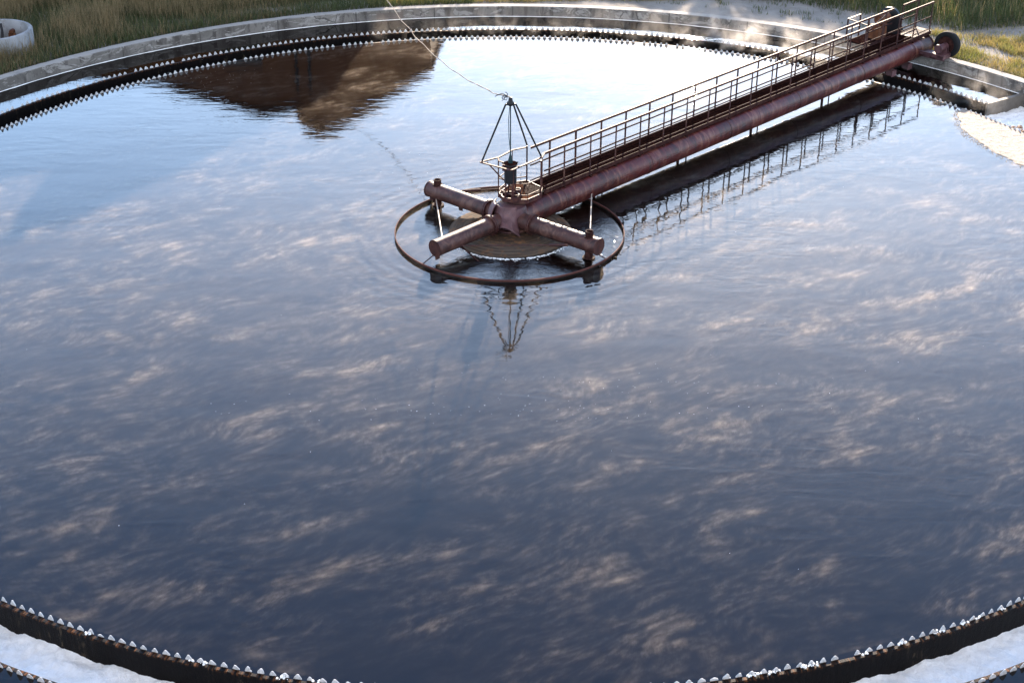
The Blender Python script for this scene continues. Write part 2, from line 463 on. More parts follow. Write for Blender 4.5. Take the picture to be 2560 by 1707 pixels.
m = MB(); m.lathe([(R_IN+.05, -1.0), (R_WALL-.05, -1.0), (R_WALL-.05, -1.1), (R_IN+.05, -1.1)], seg=180, close=True)
m.build('channel_floor', M_slime, tank)
for a in (A_END, A_BOX):
    er = Vector((math.cos(a), math.sin(a), 0)); et = Vector((-er.y, er.x, 0))
    m = MB()
    m.box(er*((R_OUT+R_WALL)/2 - .03) + Z*(-.45), er*((R_WALL-R_OUT)/2+.05), et*.075, Z*.51)
    m.build('end_wall', mat_plain('wet_concrete', (.14,.12,.10), .6, .5, 6, bump=.5), tank)

# central pedestal
ped = MB()
ped.lathe([(1.72,-1.5), (1.68,-.02), (1.66,.05), (1.62,.075), (1.45,.09), (1.20,.12), (1.08,.125), (1.05,.10), (1.0,.105), (.98,.13), (.80,.145), (.55,.15), (.55,.19), (.0,.19)], seg=96)
k = NT('pedestal_concrete')
x_, y_, z_ = k.sep(); r_ = k.math('SQRT', k.math('ADD', k.math('MULTIPLY', x_, x_), k.math('MULTIPLY', y_, y_)))
rc = k.n('ShaderNodeCombineXYZ', inp={0: k.math('MULTIPLY', r_, 14.0), 1: k.math('ARCTAN2', y_, x_), 2: 0.0}).outputs[0]
n_ = k.noise(1.0, 5, .65, rc, .4); n2_ = k.noise(6, 5, .65)
c_ = k.mix(k.smooth(n_, .35, .65), (.045,.032,.024), (.10,.074,.055))
c_ = k.mix(k.smooth(r_, 1.05, .95), c_, k.mix(n2_, (.028,.019,.014), (.065,.04,.026)))
c_ = k.mix(k.math('MULTIPLY', k.smooth(n2_, .50, .66), .6), c_, (.16,.075,.034))
c_ = k.mix(k.smooth(z_, .05, .0), c_, (.02,.018,.018))
k.principled(Base_Color=c_, Roughness=.85, Specular_IOR_Level=.06, Normal=k.bump(k.math('ADD', n_, n2_), .5, .02))
o = ped.build('concrete_pedestal', k.m, None, sharp=rad(35))
tag(o, 'round stepped concrete pedestal rising from the water under the cross of pipes', 'pedestal')

# ------------------------------------------------------------------ water
M_water = mat_water()
def disc(name, r0, r1, z, mat, a0=0, a1=2*PI, seg=256):
    m = MB()
    full = abs(a1-a0-2*PI) < 1e-4
    nr = [r0, r1]
    vs = []; fs = []
    for i in range(seg+1):
        a = a0 + (a1-a0)*i/seg
        for r in nr:
            if 19 < r < 19.2: r += .17*max(0, -math.sin(a))**.5 + .02
            vs.append((r*math.cos(a), r*math.sin(a), z))
    for i in range(seg): fs.append((i*2, (i+1)*2, (i+1)*2+1, i*2+1))
    m.add(vs, fs)
    return m.build(name, mat, None, kind='structure')
disc('water', 1.4, R_IN+.04, 0, M_water)
w = disc('water', R_OUT-.05, R_WALL+.02, .004, M_water, A_END-.002, A_BOX+2*PI+.002)
disc('channel_water', R_IN+.05, R_OUT-.05, -.50, M_water, rad(46), rad(225))

# foam: in the channel and outlet box, a raft against the weir, a line along the wall
def foam_sheet(name, label, r0, r1, a0, a1, z, amp, na, nr, mat, edge=.0, seed=0.0):
    m = MB(); vs = []; fs = []
    for i in range(na+1):
        a = a0 + (a1-a0)*i/na
        for j in range(nr+1):
            s = j/nr; r = r0 + (r1 + (.17*max(0, -math.sin(a))**.5 if r1 < 19.2 else 0) - r0)*s
            p = Vector((r*math.cos(a), r*math.sin(a), seed))
            h = mnoise.fractal(p*1.1, .8, 2.2, 5)*amp + mnoise.noise(p*5)*amp*.25 + abs(mnoise.noise(p*2.3))*amp*.5
            h += (.07*(1-min(1, s*7))) * (mnoise.noise(p*3.5)+.3) + mnoise.noise(p*11)*amp*.22 + mnoise.noise(p*24)*amp*.10
            vs.append((p.x, p.y, z + h))
    for i in range(na):
        for j in range(nr):
            b = i*(nr+1)+j; fs.append((b, b+nr+1, b+nr+2, b+1))
    m.add(vs, fs, True)
    o = m.build(name, mat); tag(o, label, None, kind='stuff'); return o
M_foam = mat_foam('channel_foam_white', (.94,.93,.91), (.82,.81,.79), scale=5.0)
foam_sheet('foam', 'white froth filling the overflow channel in front', R_IN+.07, R_OUT-.07, rad(225), rad(315), -.50, .075, 900, 28, M_foam)
foam_sheet('foam', 'white froth heaped in the outlet box beside the end wall', R_IN+.07, R_WALL-.02, A_BOX+.004, A_END-.004, -.42, .10, 160, 60, M_foam, seed=4.0)
foam_sheet('foam', 'froth along the channel below the bridge end', R_IN+.07, R_OUT-.07, A_END-.003, rad(46), -.46, .05, 120, 28, M_foam, seed=7.0)
M_scum = mat_foam('scum_raft', a=(.27,.225,.185), b=(.15,.12,.095), speck=(.035,.024,.018), sp=(.52,.60), scale=7.0)
raft_edge = [(14.95,9.98), (14.72,9.55), (14.55,8.9), (14.47,8.2), (14.5,7.5), (14.66,6.95), (14.85,6.2), (15.1,5.5), (15.45,4.88), (15.8,4.2), (16.3,3.2), (17.0,2.0), (17.7,.8)]
m = MB(); vs = []; fs = []; nj = 46; ne = 150
ed = []
for i in range(ne+1):
    s = i/ne*(len(raft_edge)-1); k0 = min(int(s), len(raft_edge)-2); q = s-k0
    p = Vector(raft_edge[k0]).lerp(Vector(raft_edge[k0+1]), q); ed.append(p)
for i, p in enumerate(ed):
    a = math.atan2(p.y, p.x); rr = p.length
    a_in = a
    for j in range(nj+1):
        s = j/nj; r = rr + (R_IN+.02-rr)*s
        jig = (mnoise.noise(Vector((p.x*1.3, p.y*1.3, 3)))*.16 + mnoise.noise(Vector((p.x*5, p.y*5, 3)))*.07 + mnoise.noise(Vector((p.x*14, p.y*14, 3)))*.03)*(1-s)
        r = min(r + jig, R_IN+.02)
        P = Vector((r*math.cos(a_in), r*math.sin(a_in), 0))
        h = .012 + .024*min(1, s*6) + .012*mnoise.noise(P*7) + .012*abs(mnoise.noise(P*3))
        vs.append((P.x, P.y, max(.002 if j else -.01, h if j else -.01)))
for i in range(ne):
    for j in range(nj):
        b = i*(nj+1)+j; fs.append((b, b+1, b+nj+2, b+nj+1))
m.add(vs, fs, True)
o = m.build('floating_foam', M_scum); tag(o, 'pale brown scum raft floating against the inner weir', None, kind='stuff')
# brown clots on the outlet foam
m = MB()
for i in range(46):
    a = rad(random.uniform(26.5, 29.2)); r = random.gauss(18.75, .28); s = random.uniform(.04, .12)
    m.lathe([(0, s*.7), (s*.6, s*.5), (s, 0), (s*.7, -s*.4)], (r*math.cos(a), r*math.sin(a), -.38), seg=7)
o = m.build('foam_clots', mat_foam('brown_scum', (.42,.27,.17), (.25,.14,.08), scale=9)); tag(o, 'brown clots of scum on the white froth', None, kind='stuff')
# thin foam line along the wall
m = MB(); vs = []; fs = []
for i in range(1441):
    a = A_END + (A_BOX+2*PI-A_END)*i/1440
    w0 = max(.006, .03 + .045*mnoise.noise(Vector((a*22, 0, 2))) + .02*mnoise.noise(Vector((a*90, 0, 2))))
    for dr, z in ((.03, .016), (-w0*.5, .018), (-w0, .006)):
        r = R_WALL + dr; vs.append((r*math.cos(a), r*math.sin(a), z))
for i in range(1440):
    for k in range(2): fs.append((i*3+k, i*3+3+k, i*3+4+k, i*3+k+1))
m.add(vs, fs); o = m.build('wall_foam_line', M_foam); tag(o, 'thin white foam line where the outer water meets the rim wall', None, kind='stuff')
# flecks of foam adrift
m = MB()
def fleck(x, y, s, z=.006):
    m.lathe([(0, z+s*.25), (s*.7, z+s*.15), (s, z)], (x, y, 0), seg=6)
for i in range(70): fleck(random.gauss(-.6, 3.2), random.gauss(-9.2, .32), random.uniform(.003, .008))
for i in range(50): fleck(random.gauss(3.5, 2.2), random.gauss(-8.3, .5), random.uniform(.003, .007))
for i in range(60):
    a = random.uniform(0, 2*PI); r = 16.5*math.sqrt(random.random())
    if r > 3.4: fleck(r*math.cos(a), r*math.sin(a), random.uniform(.003, .008))
for i in range(40): fleck(random.gauss(-2.2, .7), random.gauss(3.6, 1.0), random.uniform(.003, .008))
for i in range(50): fleck(random.gauss(-10.2, 1.0), random.gauss(13.0, .7), random.uniform(.004, .010))
o = m.build('foam_flecks', M_foam); tag(o, 'tiny white flecks of foam adrift on the dark water', None, kind='stuff')
# bubbles round the raft and froth caught on the weir teeth
m = MB()
for i in range(700):
    p = Vector(ed[random.randrange(ne)]); q = abs(random.gauss(0, .14)); r = p.length - q
    a = math.atan2(p.y, p.x); s_ = random.uniform(.006, .03)*max(.25, 1-q*2)
    m.lathe([(0, s_*.4), (s_*.7, s_*.25), (s_, 0)], (r*math.cos(a) + random.gauss(0,.03), r*math.sin(a) + random.gauss(0,.03), .003), seg=6)
o = m.build('foam_bubbles', M_scum); tag(o, 'loose bubbles trailing off the edge of the brown scum raft', None, kind='stuff')
m = MB()
for i in range(32):
    a = rad(random.choice([random.uniform(280, 312), random.uniform(280, 312), random.uniform(228, 262)])); r0_ = R_IN + wob(a, 1.0) + .02
    for j in range(random.randrange(3, 9)):
        b = a + random.gauss(0, .0022); s_ = random.uniform(.008, .026)
        m.lathe([(0, s_*.8), (s_*.7, s_*.5), (s_, 0), (s_*.6, -s_*.6)], ((r0_+random.gauss(0,.02))*math.cos(b), (r0_+random.gauss(0,.02))*math.sin(b), .02 + random.random()*.03), seg=6)
o = m.build('froth_scraps', M_foam); tag(o, 'scraps of froth caught between the weir teeth in front', None, kind='stuff')
# froth lapping the pedestal
m = MB()
for i in range(420):
    a = random.uniform(rad(215), rad(330)); r = 1.69 + abs(random.gauss(0, .05)); s = random.uniform(.005, .022)
    m.lathe([(0, s*.5), (s*.7, s*.3), (s, 0)], (r*math.cos(a), r*math.sin(a), .004), seg=6)
o = m.build('foam', M_foam); tag(o, 'white froth lapping round the pedestal', None, kind='stuff')

# ------------------------------------------------------------------ rotating bridge
bridge = thing('rotating_bridge', 'rusty maroon pipe bridge with railed walkway turning round the tank on rubber wheels', 'bridge')

# main pipe
ZP, RP = .385, .342
m = MB()
ts = [-.25] + [i*.5 for i in range(0, 42)] + [20.75]
m.path([B(t, 0, ZP) for t in ts], RP, 40)
pipe = m.build('main_pipe', M_pipe, bridge, sharp=rad(40))
for t in (1.9, 5.6, 9.4, 13.1, 16.9, 20.2):      # welded seams
    m = MB(); m.lathe([(RP-.01,-.03), (RP+.008,-.012), (RP+.012,0), (RP+.008,.012), (RP-.01,.03)], B(t, 0, ZP), seg=40, axis=U)
    m.build('weld_seam', M_rust, pipe)
# half-round end box that rests on the bogie
m = MB(); vs = []; fs = []
prof = [(math.cos(a)*.33, math.sin(a)*.33) for a in [PI*i/14 for i in range(15)]] + [(-.33, -.08), (.33, -.08)]
for t in (20.72, 21.42):
    for x, z in prof: vs.append(B(t, x, ZP+z))
n = len(prof)
m.add(vs, [tuple(range(n)), tuple(range(n, 2*n))] + [(i, (i+1) % n, n+(i+1) % n, n+i) for i in range(n)])
m.lathe([(.30,-.03), (.36,-.03), (.36,.0), (.30,.0)], B(21.42, 0, ZP), seg=20, axis=U, a0=PI, a1=2*PI, close=True)
m.build('end_box', M_rust, bridge, sharp=rad(40))
for t in (18.9, 19.95):
    m = MB(); m.box(B(t, -.16, ZP-.40), U*.015, N*.16, Z*.13); m.bar(B(t-.14, -.30, ZP-.42), B(t+.14, -.30, ZP-.42), .03, .2); m.build('hanging_bracket', M_hub, bridge)

# suction droppers below the pipe
for i, t in enumerate((3.4, 3.75, 7.2, 7.6, 10.9, 11.25, 14.9, 15.3)):
    m = MB(); m.tube(B(t, 0, ZP-RP+.02), B(t, 0, 0)*1 - Z*(.8+SL*t), .022 if i % 2 else .045, 8); m.build('dropper', M_dark, bridge)

# walkway: side beams, bearers, grating
DZ = .876; O0, O1 = -.08, .48; T0, T1 = 1.2, 21.5
deck = MB()
for i in range(11):
    oo = O0 + .03 + (O1-O0-.06)*i/10
    deck.bar(B(T0, oo, DZ), B(T1, oo, DZ), .012, .03)
t = T0
while t < T1:
    deck.bar(B(t, O0, DZ-.004), B(t, O1, DZ-.004), .008, .028); t += .14
deck.box(B((T0+T1)/2, (O0+O1)/2, DZ-.022), U*((T1-T0)/2) + Z*(SL*(T1-T0)/2), N*((O1-O0)/2), Z*.003)  # dark sheet added under the slats so the grating looks unlit and opaque
walk = deck.build('walkway', M_deck, bridge)
m = MB(); m.bar(B(T0, O1+.02, DZ-.03), B(T1, O1+.02, DZ-.03), .02, .15); m.bar(B(T0, O1-.03, DZ-.10), B(T1, O1-.03, DZ-.10), .09, .016); m.build('side_beam', M_dark, walk)
m = MB(); m.bar(B(T0, O0-.02, DZ-.045), B(T1, O0-.02, DZ-.045), .018, .12); m.bar(B(T0, O0+.03, DZ-.10), B(T1, O0+.03, DZ-.10), .09, .016); m.build('side_beam', M_dark, walk)
for i in range(19):
    m = MB(); t = 2.04+1.075*i
    m.bar(B(t, O0-.02, DZ-.125), B(t, O1+.02, DZ-.125), .06, .05)
    m.box(B(t, .0, DZ-.17), U*.03, N*.13, Z*.05)
    m.box(B(t, .34, DZ-.22), U*.012, N*.13, Z*.08)
    m.build('bearer', M_dark, walk)
m = MB()                                       # solid plate deck at the far end
m.box(B(20.9, .2, DZ+.02), U*.62, N*.30, Z*.004)
for i in range(16): m.bar(B(20.3+i*.08, O0, DZ+.03), B(20.3+i*.08, O1, DZ+.03), .02, .012)
m.build('end_plate', M_rust, walk)

RH = 1.085
def railing(o, ta, tb, posts, wpost, lean=0.0):
    m = MB(); z1 = DZ+RH
    m.bar(B(ta, o, z1), B(tb, o, z1), .036, .010); m.bar(B(ta, o-.014, z1-.032), B(tb, o-.014, z1-.032), .010, .056)
    r = m.build('railing', M_rail, bridge)
    mm = MB()
    for s in range(int((tb-ta)/1.075)+1):
        a_ = ta + s*1.075; b_ = min(a_+1.075, tb)
        if b_-a_ < .05: continue
        mm.bar(B(a_, o, DZ+.55+random.uniform(-.008,.008)), B(b_, o, DZ+.55+random.uniform(-.008,.008)), .016, .042)
    mm.build('mid_rail', M_dark, r)
    mm = MB(); mm.bar(B(ta, o, DZ+.10), B(tb, o, DZ+.10), .014, .036); mm.build('toe_rail', M_dark, r)
    for t in posts:
        mm = MB()
        mm.bar(B(t, o+.012, DZ-.10), B(t+random.uniform(-.01,.01), o+.012, z1-.01), wpost, .012, up=N)
        mm.bar(B(t+wpost/2, o+.03, DZ-.10), B(t+wpost/2, o+.03, z1-.01), .010, .045, up=N)
        mm.build('post', M_rust, r)
    return r
railing(O0, 1.22, 21.47, [2.04+1.075*i for i in range(18)] + [21.45], .045)
railing(O1, 1.26, 19.7, [2.04+1.075*i for i in range(17)], .068)
railing(O1, 20.35, 21.47, [20.38, 21.44], .06)

# hub where the pipes cross
hub = MB()
hub.lathe([(.0,.84), (.28,.84), (.40,.80), (.44,.68), (.44,.20), (.50,.16), (.50,.13), (0,.13)], seg=48)
hubo = hub.build('hub', M_hub, bridge, sharp=rad(30))
m = MB()
m.box((0.1,-.12,.125), U*.62, N*.42, Z*.012); m.lathe([(.56,.205),(.60,.20),(.60,.25),(.5,.26)], seg=40); m.build('bearing_plate', M_rust, hubo)
m = MB(); m.box((-.36,-.42,.19), Vector((.11,.02,0)), Vector((-.01,.04,0)), Z*.02); m.tube((-.24,-.50,.19), (-.16,-.50,.19), .018, 8); m.build('clamp', M_orange, hubo)
# warped saddle plates bridging the arms, open like a cut elbow
m = MB(); vs = []; fs = []; na, nb = 26, 12
for i in range(na+1):
    s = i/na; a = rad(-165 + 100*s)
    for j in range(nb+1):
        q = j/nb
        r = .40 + .26*q*q + .05*math.sin(s*PI)*q
        z = .88 - .62*q*(1 - .22*math.cos((s-.5)*PI*2)) - .10*math.sin(s*PI*2)*q
        vs.append((r*math.cos(a), r*math.sin(a), z))
for i in range(na):
    for j in range(nb):
        b = i*(nb+1)+j; fs.append((b, b+1, b+nb+2, b+nb+1))
m.add(vs, fs, True)
o = m.build('saddle_plate', M_hub, hubo)
sd = o.modifiers.new('thick', 'SOLIDIFY'); sd.thickness = .02
m = MB(); vs = []; fs = []
for i in range(17):                             # folded cover between the upper left arm and the front arm
    s = i/16; a = rad(150 + 60*s)
    for j in range(9):
        q = j/8; r = .42 + .20*math.sin(q*PI*.5); z = .90 - .55*q**1.6
        vs.append((r*math.cos(a), r*math.sin(a), z))
for i in range(16):
    for j in range(8):
        b = i*9+j; fs.append((b, b+1, b+10, b+9))
m.add(vs, fs, True)
o = m.build('saddle_plate', M_hub, hubo)
sd = o.modifiers.new('thick', 'SOLIDIFY'); sd.thickness = .02

# three short arms
def arm(end, zc, nozzle, lug=None):
    e = Vector((end[0], end[1], zc)); h = Vector((0, 0, .45)); d = (e-h).normalized()
    s = Vector((-d.y, d.x, 0)).normalized(); up = d.cross(s)*-1
    if up.z < 0: up = -up
    L = (e-h).length; r = .222
    m = MB(); m.path([h + d*x for x in (.2, .9, 1.6, 2.3, L)], r, 32)
    o = m.build('arm', M_arm, bridge, sharp=rad(40))
    m = MB()
    for x in (.74, .79):
        m.lathe([(r-.01,-.016), (r+.065,-.016), (r+.065,.016), (r-.01,.016)], h + d*x, seg=32, axis=d, close=True, smooth=False)
    for b in range(16):
        a = 2*PI*b/16; c = h + (s*math.cos(a) + up*math.sin(a))*(r+.042)
        m.tube(c + d*.70, c + d*.83, .013, 6)
    m.build('flange', M_rust, o, sharp=rad(30))
    m = MB(); m.lathe([(0,.022), (r+.012,.022), (r+.012,-.012), (r-.02,-.012)], e, seg=32, axis=d, smooth=False)
    m.build('end_cap', M_rust, o)
    if nozzle:
        c = e - d*.30
        m = MB(); zt = zc + .36
        m.lathe([(.095, zc*0+.0), (.105, 0), (.105, zt+.3), (.085, zt+.3), (.085, zt+.1), (0, zt+.1)], (c.x, c.y, -.3), seg=20)
        m.lathe([(.11, .02), (.145, .02), (.145, .05), (.11, .05)], (c.x, c.y, zc+.17), seg=20, close=True, smooth=False)
        m.lathe([(.09, .0), (.17, .0), (.17, .02), (.09, .02)], (c.x, c.y, .02), seg=16, close=True, smooth=False)
        m.build('nozzle', M_dark, o, sharp=rad(30))
    for x, sd_ in (lug or []):
        c = h + d*x - up*(r+.04)
        m = MB(); m.box(c, d*.07, s*.012, up*.07); m.tube(c - s*.03, c + s*.03, .03, 10); m.build('lug', M_arm, o)
    return e, d, s
eA, dA, sA = arm((-2.26, 2.02), .42, True, [(1.85, 0), (2.98, 0)])
eB, dB, sB = arm((-1.93, -1.92), .40, False, [(2.66, 0)])
eC, dC, sC = arm((2.28, -1.82), .41, True)
# stiffener fin on the front left arm
m = MB(); c = eB - dB*.42 + Z*.12; m.bar(c, c - dB*.0 + dB*(-.42) - Z*.36 + sB*.22*0, .02, .20, up=sB); m.build('fin', M_rust, bridge)

# tie rods with turnbuckles between the arm ends and to the pipe
def tie(a, b, buckle=None, mat=None, r=.016):
    a = Vector(a); b = Vector(b); m = MB(); m.tube(a, b, r, 8)
    o = m.build('tie_rod', mat or M_rod, bridge)
    if buckle is not None:
        m = MB(); c = a.lerp(b, buckle); d = (b-a).normalized(); m.tube(c - d*.24, c + d*.24, .042, 8); m.build('turnbuckle', M_rust, o)
    return o
tie(eA - dA*.22 - Z*.20, eB - dB*.25 + Z*.20, None, M_rod, .019)
tie(eB - dB*.72 - Z*.10 + sB*.21, eC - dC*.5 - Z*.10, .80, M_rust, .014)
tie(eC - dC*.28 + Z*.26, B(2.95, -.30, ZP-.08), .05, M_rod, .017)
tie(eA - dA*.75 - sA*.22 + Z*.05, B(2.95, .30, ZP+.02), .14, M_rust, .017)
# hangers that carry the baffle ring
BX, BY, BR = -.02, -.045, 3.09
def hanger(p, ang, z0):
    q = Vector((BX + BR*math.cos(ang), BY + BR*math.sin(ang), .10)); m = MB(); m.tube(p, q, .014, 8); m.build('hanger', M_dark, bridge)
hanger(eA - dA*.12 - Z*.2, rad(136), 0); hanger(eB + dB*.0 - Z*.15, rad(224.2), 0); hanger(eC - dC*.05 - Z*.2, rad(-36.5), 0); hanger(B(3.0, -.2, ZP-.3), rad(42.5), 0)
m = MB(); m.tube(eB - dB*.85 - Z*.18, (-.62, -2.05, -.1), .022, 8); m.build('brace', M_dark, bridge)
# baffle ring
m = MB()
m.lathe([(BR-.006,-.35), (BR+.006,-.35), (BR+.006,.045), (BR+.012,.045), (BR+.012,.09), (BR-.014,.09), (BR-.014,.082), (BR-.006,.082)], (BX, BY, 0), seg=160, close=True, smooth=False)
for a in (rad(318), rad(330)):
    m.bar((BX+BR*math.cos(a), BY+BR*math.sin(a), .03), (BX+(BR+.14)*math.cos(a), BY+(BR+.14)*math.sin(a), .02), .03)
k = NT('baffle_steel'); x_, y_, z_ = k.sep(); nn = k.noise(6, 5, .65)
c_ = k.mix(k.smooth(k.math('ADD', z_, k.math('MULTIPLY', nn, .02)), .058, .048), k.mix(nn, (.045,.016,.014), (.12,.05,.04)), (.008,.007,.007))
k.principled(Base_Color=c_, Roughness=.75, Specular_IOR_Level=.05, Normal=k.bump(nn, .3, .01))
m.build('baffle_ring', k.m, bridge)

# service platform over the hub
FZ, PZ = .97, 1.95
poly = [(-.32,.33), (.07,-.10), (.46,-.10), (.82,.30), (.86,.74), (.45,1.24), (.05,1.10)]
m = MB(); n = len(poly)
m.add([(x, y, FZ+.0) for x, y in poly] + [(x, y, FZ-.05) for x, y in poly], [tuple(range(n)), tuple(reversed(range(n, 2*n)))] + [(i, (i+1) % n, n+(i+1) % n, n+i) for i in range(n)])
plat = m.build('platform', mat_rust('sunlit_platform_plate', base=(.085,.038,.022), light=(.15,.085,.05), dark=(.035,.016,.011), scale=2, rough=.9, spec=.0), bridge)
m = MB()
for i in range(n): a_ = poly[i]; b_ = poly[(i+1) % n]; m.bar((*a_, FZ-.03), (*b_, FZ-.03), .025, .13)
for x, y in ((.1,.3), (.5,.3), (.1,.8)): m.bar((x, y, FZ-.06), (x*.6, y*.6-.02, .62), .05)
m.build('platform_frame', M_rust, plat)
m = MB()                                       # grating panel towards the bridge
for i in range(13):
    s = i/12; m.bar(Vector((.42,.32,FZ+.014)).lerp(Vector((.35,1.0,FZ+.014)), s), Vector((.80,.36,FZ+.014)).lerp(Vector((.82,.80,FZ+.014)), s), .008, .014)
for i in range(11):
    s = i/10; m.bar(Vector((.42,.32,FZ+.012)).lerp(Vector((.80,.36,FZ+.012)), s), Vector((.35,1.0,FZ+.012)).lerp(Vector((.82,.80,FZ+.012)), s), .008, .014)
m.box((.6,.6,FZ+.003), .17, .22, .002)
m.build('grating', M_dark, plat)
pr = MB()
TIP = Vector((-.80,.16,PZ)); E_ = Vector((.02,-.42,PZ))
topl = [E_, TIP, Vector((-.31,.52,PZ)), Vector((.06,1.06,PZ)), Vector((.45,1.27,PZ+.0))]
for a_, b_ in zip(topl[:-1], topl[1:]): pr.bar(a_, b_, .05, .03)
pr.bar(E_, (.84,.52,PZ), .05, .03); pr.bar((.84,.52,PZ), B(1.24, O0, DZ+RH-.0), .05, .03)
pr.bar((-.33,.42,PZ+.02), (-.30,.24,PZ), .04, .03); pr.bar((-.30,.24,PZ), (.04,-.04,PZ-.0), .04, .025)
prail = pr.build('platform_railing', M_rail, bridge)
m = MB()
pp = [(-.32,.33), (.07,-.10), (.82,.34), (.06,1.08)]
for i, (x, y) in enumerate(pp):
    for zz in (FZ+.12, FZ+.5):
        pass
segs_ = [((-.32,.33), (.07,-.10)), ((.07,-.10), (.46,-.10)), ((.46,-.10), (.82,.32)), ((-.32,.33), (.05,1.10)), ((.05,1.10), (.45,1.24))]
for a_, b_ in segs_:
    for zz in (FZ+.14, FZ+.47): m.bar((*a_, zz), (*b_, zz), .012, .03)
m.build('mid_rail', M_rust, prail)
for x, y, w, zt in ((-.32,.33,.065,PZ), (.07,-.10,.095,PZ-.08), (.82,.32,.08,PZ), (.05,1.10,.05,PZ), (.45,1.26,.085,PZ+.05), (.46,-.10,.03,PZ-.55), (-.10,.10,.025,PZ-.42), (.28,.18,.022,PZ-.32), (.86,.80,.05,PZ)):
    m = MB(); m.bar((x, y, FZ-.08), (x, y, zt), w, w*.5, up=(1,0,0)); m.build('post', M_rust, prail)
m = MB()
m.bar((-.62,.20,PZ-.02), (-.30,.28,PZ-.42), .035); m.bar((-.30,.27,PZ-.42), (.05,-.08,PZ-.6), .03); m.bar((-.22,-.08,PZ-.02), (.06,-.10,PZ-.36), .045)
m.build('brace', M_rust, prail)

# slip-ring drum at the centre with its supports
m = MB(); m.lathe([(0,1.98), (.185,1.98), (.195,1.96), (.185,1.94), (.14,1.93), (.14,1.85), (.165,1.84), (.165,1.46), (.145,1.44), (.0,1.44)], (0,0,0), seg=40, smooth=False)
drum = m.build('collector_drum', M_black, bridge)
m = MB(); m.lathe([(0,2.005), (.10,2.0), (.19,1.99), (.19,1.983), (0,1.983)], seg=36, smooth=False)
m.bar((-.22,-.02,2.0), (.21,.03,2.0), .03, .02); m.build('cover', M_deck, drum)
m = MB(); m.lathe([(.12,1.80), (.155,1.80), (.155,1.95), (.12,1.95)], seg=36, close=True, smooth=False); m.box((-.17,-.08,1.9), .045, .04, .09); m.build('terminal_box', M_rust, drum)
for a in (20, 110, 200, 290):
    c, s_ = math.cos(rad(a)), math.sin(rad(a)); m = MB(); m.bar((c*.14, s_*.14, FZ+.0), (c*.14, s_*.14, 1.46), .04); m.build('leg', M_rust, drum)
m = MB(); m.lathe([(.16,FZ+.0), (.25,FZ+.0), (.25,FZ+.12), (.22,FZ+.12), (.22,FZ+.05), (.16,FZ+.05)], seg=32, close=True, smooth=False)
m.lathe([(.06,FZ), (.09,FZ), (.09,FZ+.16), (.06,FZ+.16)], (.2,.32,0), seg=16, close=True); m.build('base_ring', M_rust, drum)

# tripod mast and feed cable
APEX = Vector((0, 0, 3.70))
mast = MB(); mast.lathe([(.0,.10), (.05,.09), (.06,.0), (.10,-.04), (.10,-.09), (.05,-.13), (0,-.14)], APEX, seg=14)
mast.bar(APEX + Vector((-.14,-.02,-.09)), APEX + Vector((.14,.02,-.09)), .05, .04)
masto = mast.build('mast_head', M_black, bridge)
for dx, foot in (((-.13,-.02), (-.75,.22,PZ+.02)), ((.07,.05), (.45,1.26,PZ+.07)), ((.14,.02), (.83,.56,PZ+.0))):
    m = MB(); m.tube(APEX + Vector((*dx, -.10)), foot, .024, 8); m.build('mast_leg', M_black, masto)
m = MB(); m.path([APEX - Z*.12, (0,0,3.0), (0,0,2.1)], .015, 8); m.path([APEX + Vector((-.02,0,-.14)), (-.05,0,3.2), (-.04,0,2.7), (0,0,2.3)], .010, 6)
m.build('feed_cable', M_teal, masto)
m = MB(); m.lathe([(.016,2.26), (.024,2.22), (.06,2.08), (.06,2.0), (0,2.0)], seg=16, smooth=False); m.build('cable_gland', M_teal, masto)

# bogie with wheels on the rim
m = MB()
m.bar(B(20.95, -1.15, .30), B(20.95, 1.30, .30), .30, .10)
m.bar(B(20.80, -1.15, .22), B(20.80, 1.30, .22), .03, .16)
bog = m.build('bogie_beam', M_hub, bridge)
TYZ = .414
def wheel(t, o, R, w):
    c = U*t + N*o + Z*(TYZ + R)
    m = MB()
    pr = [(R*.66, -w*.42), (R*.72, -w*.5), (R*.93, -w*.5), (R*.985, -w*.40), (R, -w*.2), (R, w*.2), (R*.985, w*.40), (R*.93, w*.5), (R*.72, w*.5), (R*.66, w*.42)]
    m.lathe(pr, c, seg=48, axis=U, close=True)
    ty = m.build('wheel', M_rubber, bridge, sharp=rad(50))
    m = MB(); m.lathe([(0,-w*.30), (R*.25,-w*.30), (R*.3,-w*.18), (R*.6,-w*.22), (R*.67,-w*.42), (R*.67,w*.42), (R*.6,w*.2), (0,w*.2)], c, seg=36, axis=U)
    m.build('wheel_rim', M_dark, ty, sharp=rad(30))
    return c
cw = wheel(21.10, -1.02, .47, .26)
wheel(21.08, 1.28, .47, .26)
m = MB(); c0 = cw - Z*.03
m.tube(c0 - U*.60, c0 - U*.1, .125, 20); m.tube(c0 - U*.64, c0 - U*.585, .15, 20)
for x in (-.28, -.16): m.box(c0 + U*x - Z*.10, U*.03, N*.15, Z*.10)
m.build('axle_housing', M_hub, bridge, sharp=rad(40))
m = MB(); c1 = cw - U*.34 - Z*.24; m.box(c1, U*.34, N*.24, Z*.012); m.box(c1 - N*.24 - Z*.07, U*.30, N*.012, Z*.075); m.box(c1 - Z*.08 + N*.2, U*.3, N*.012, Z*.08); m.bar(c1 - U*.30 - Z*.04, c1 - U*.30 + N*.75 - Z*.04, .06, .12)
m.build('axle_bracket', M_hub, bridge)
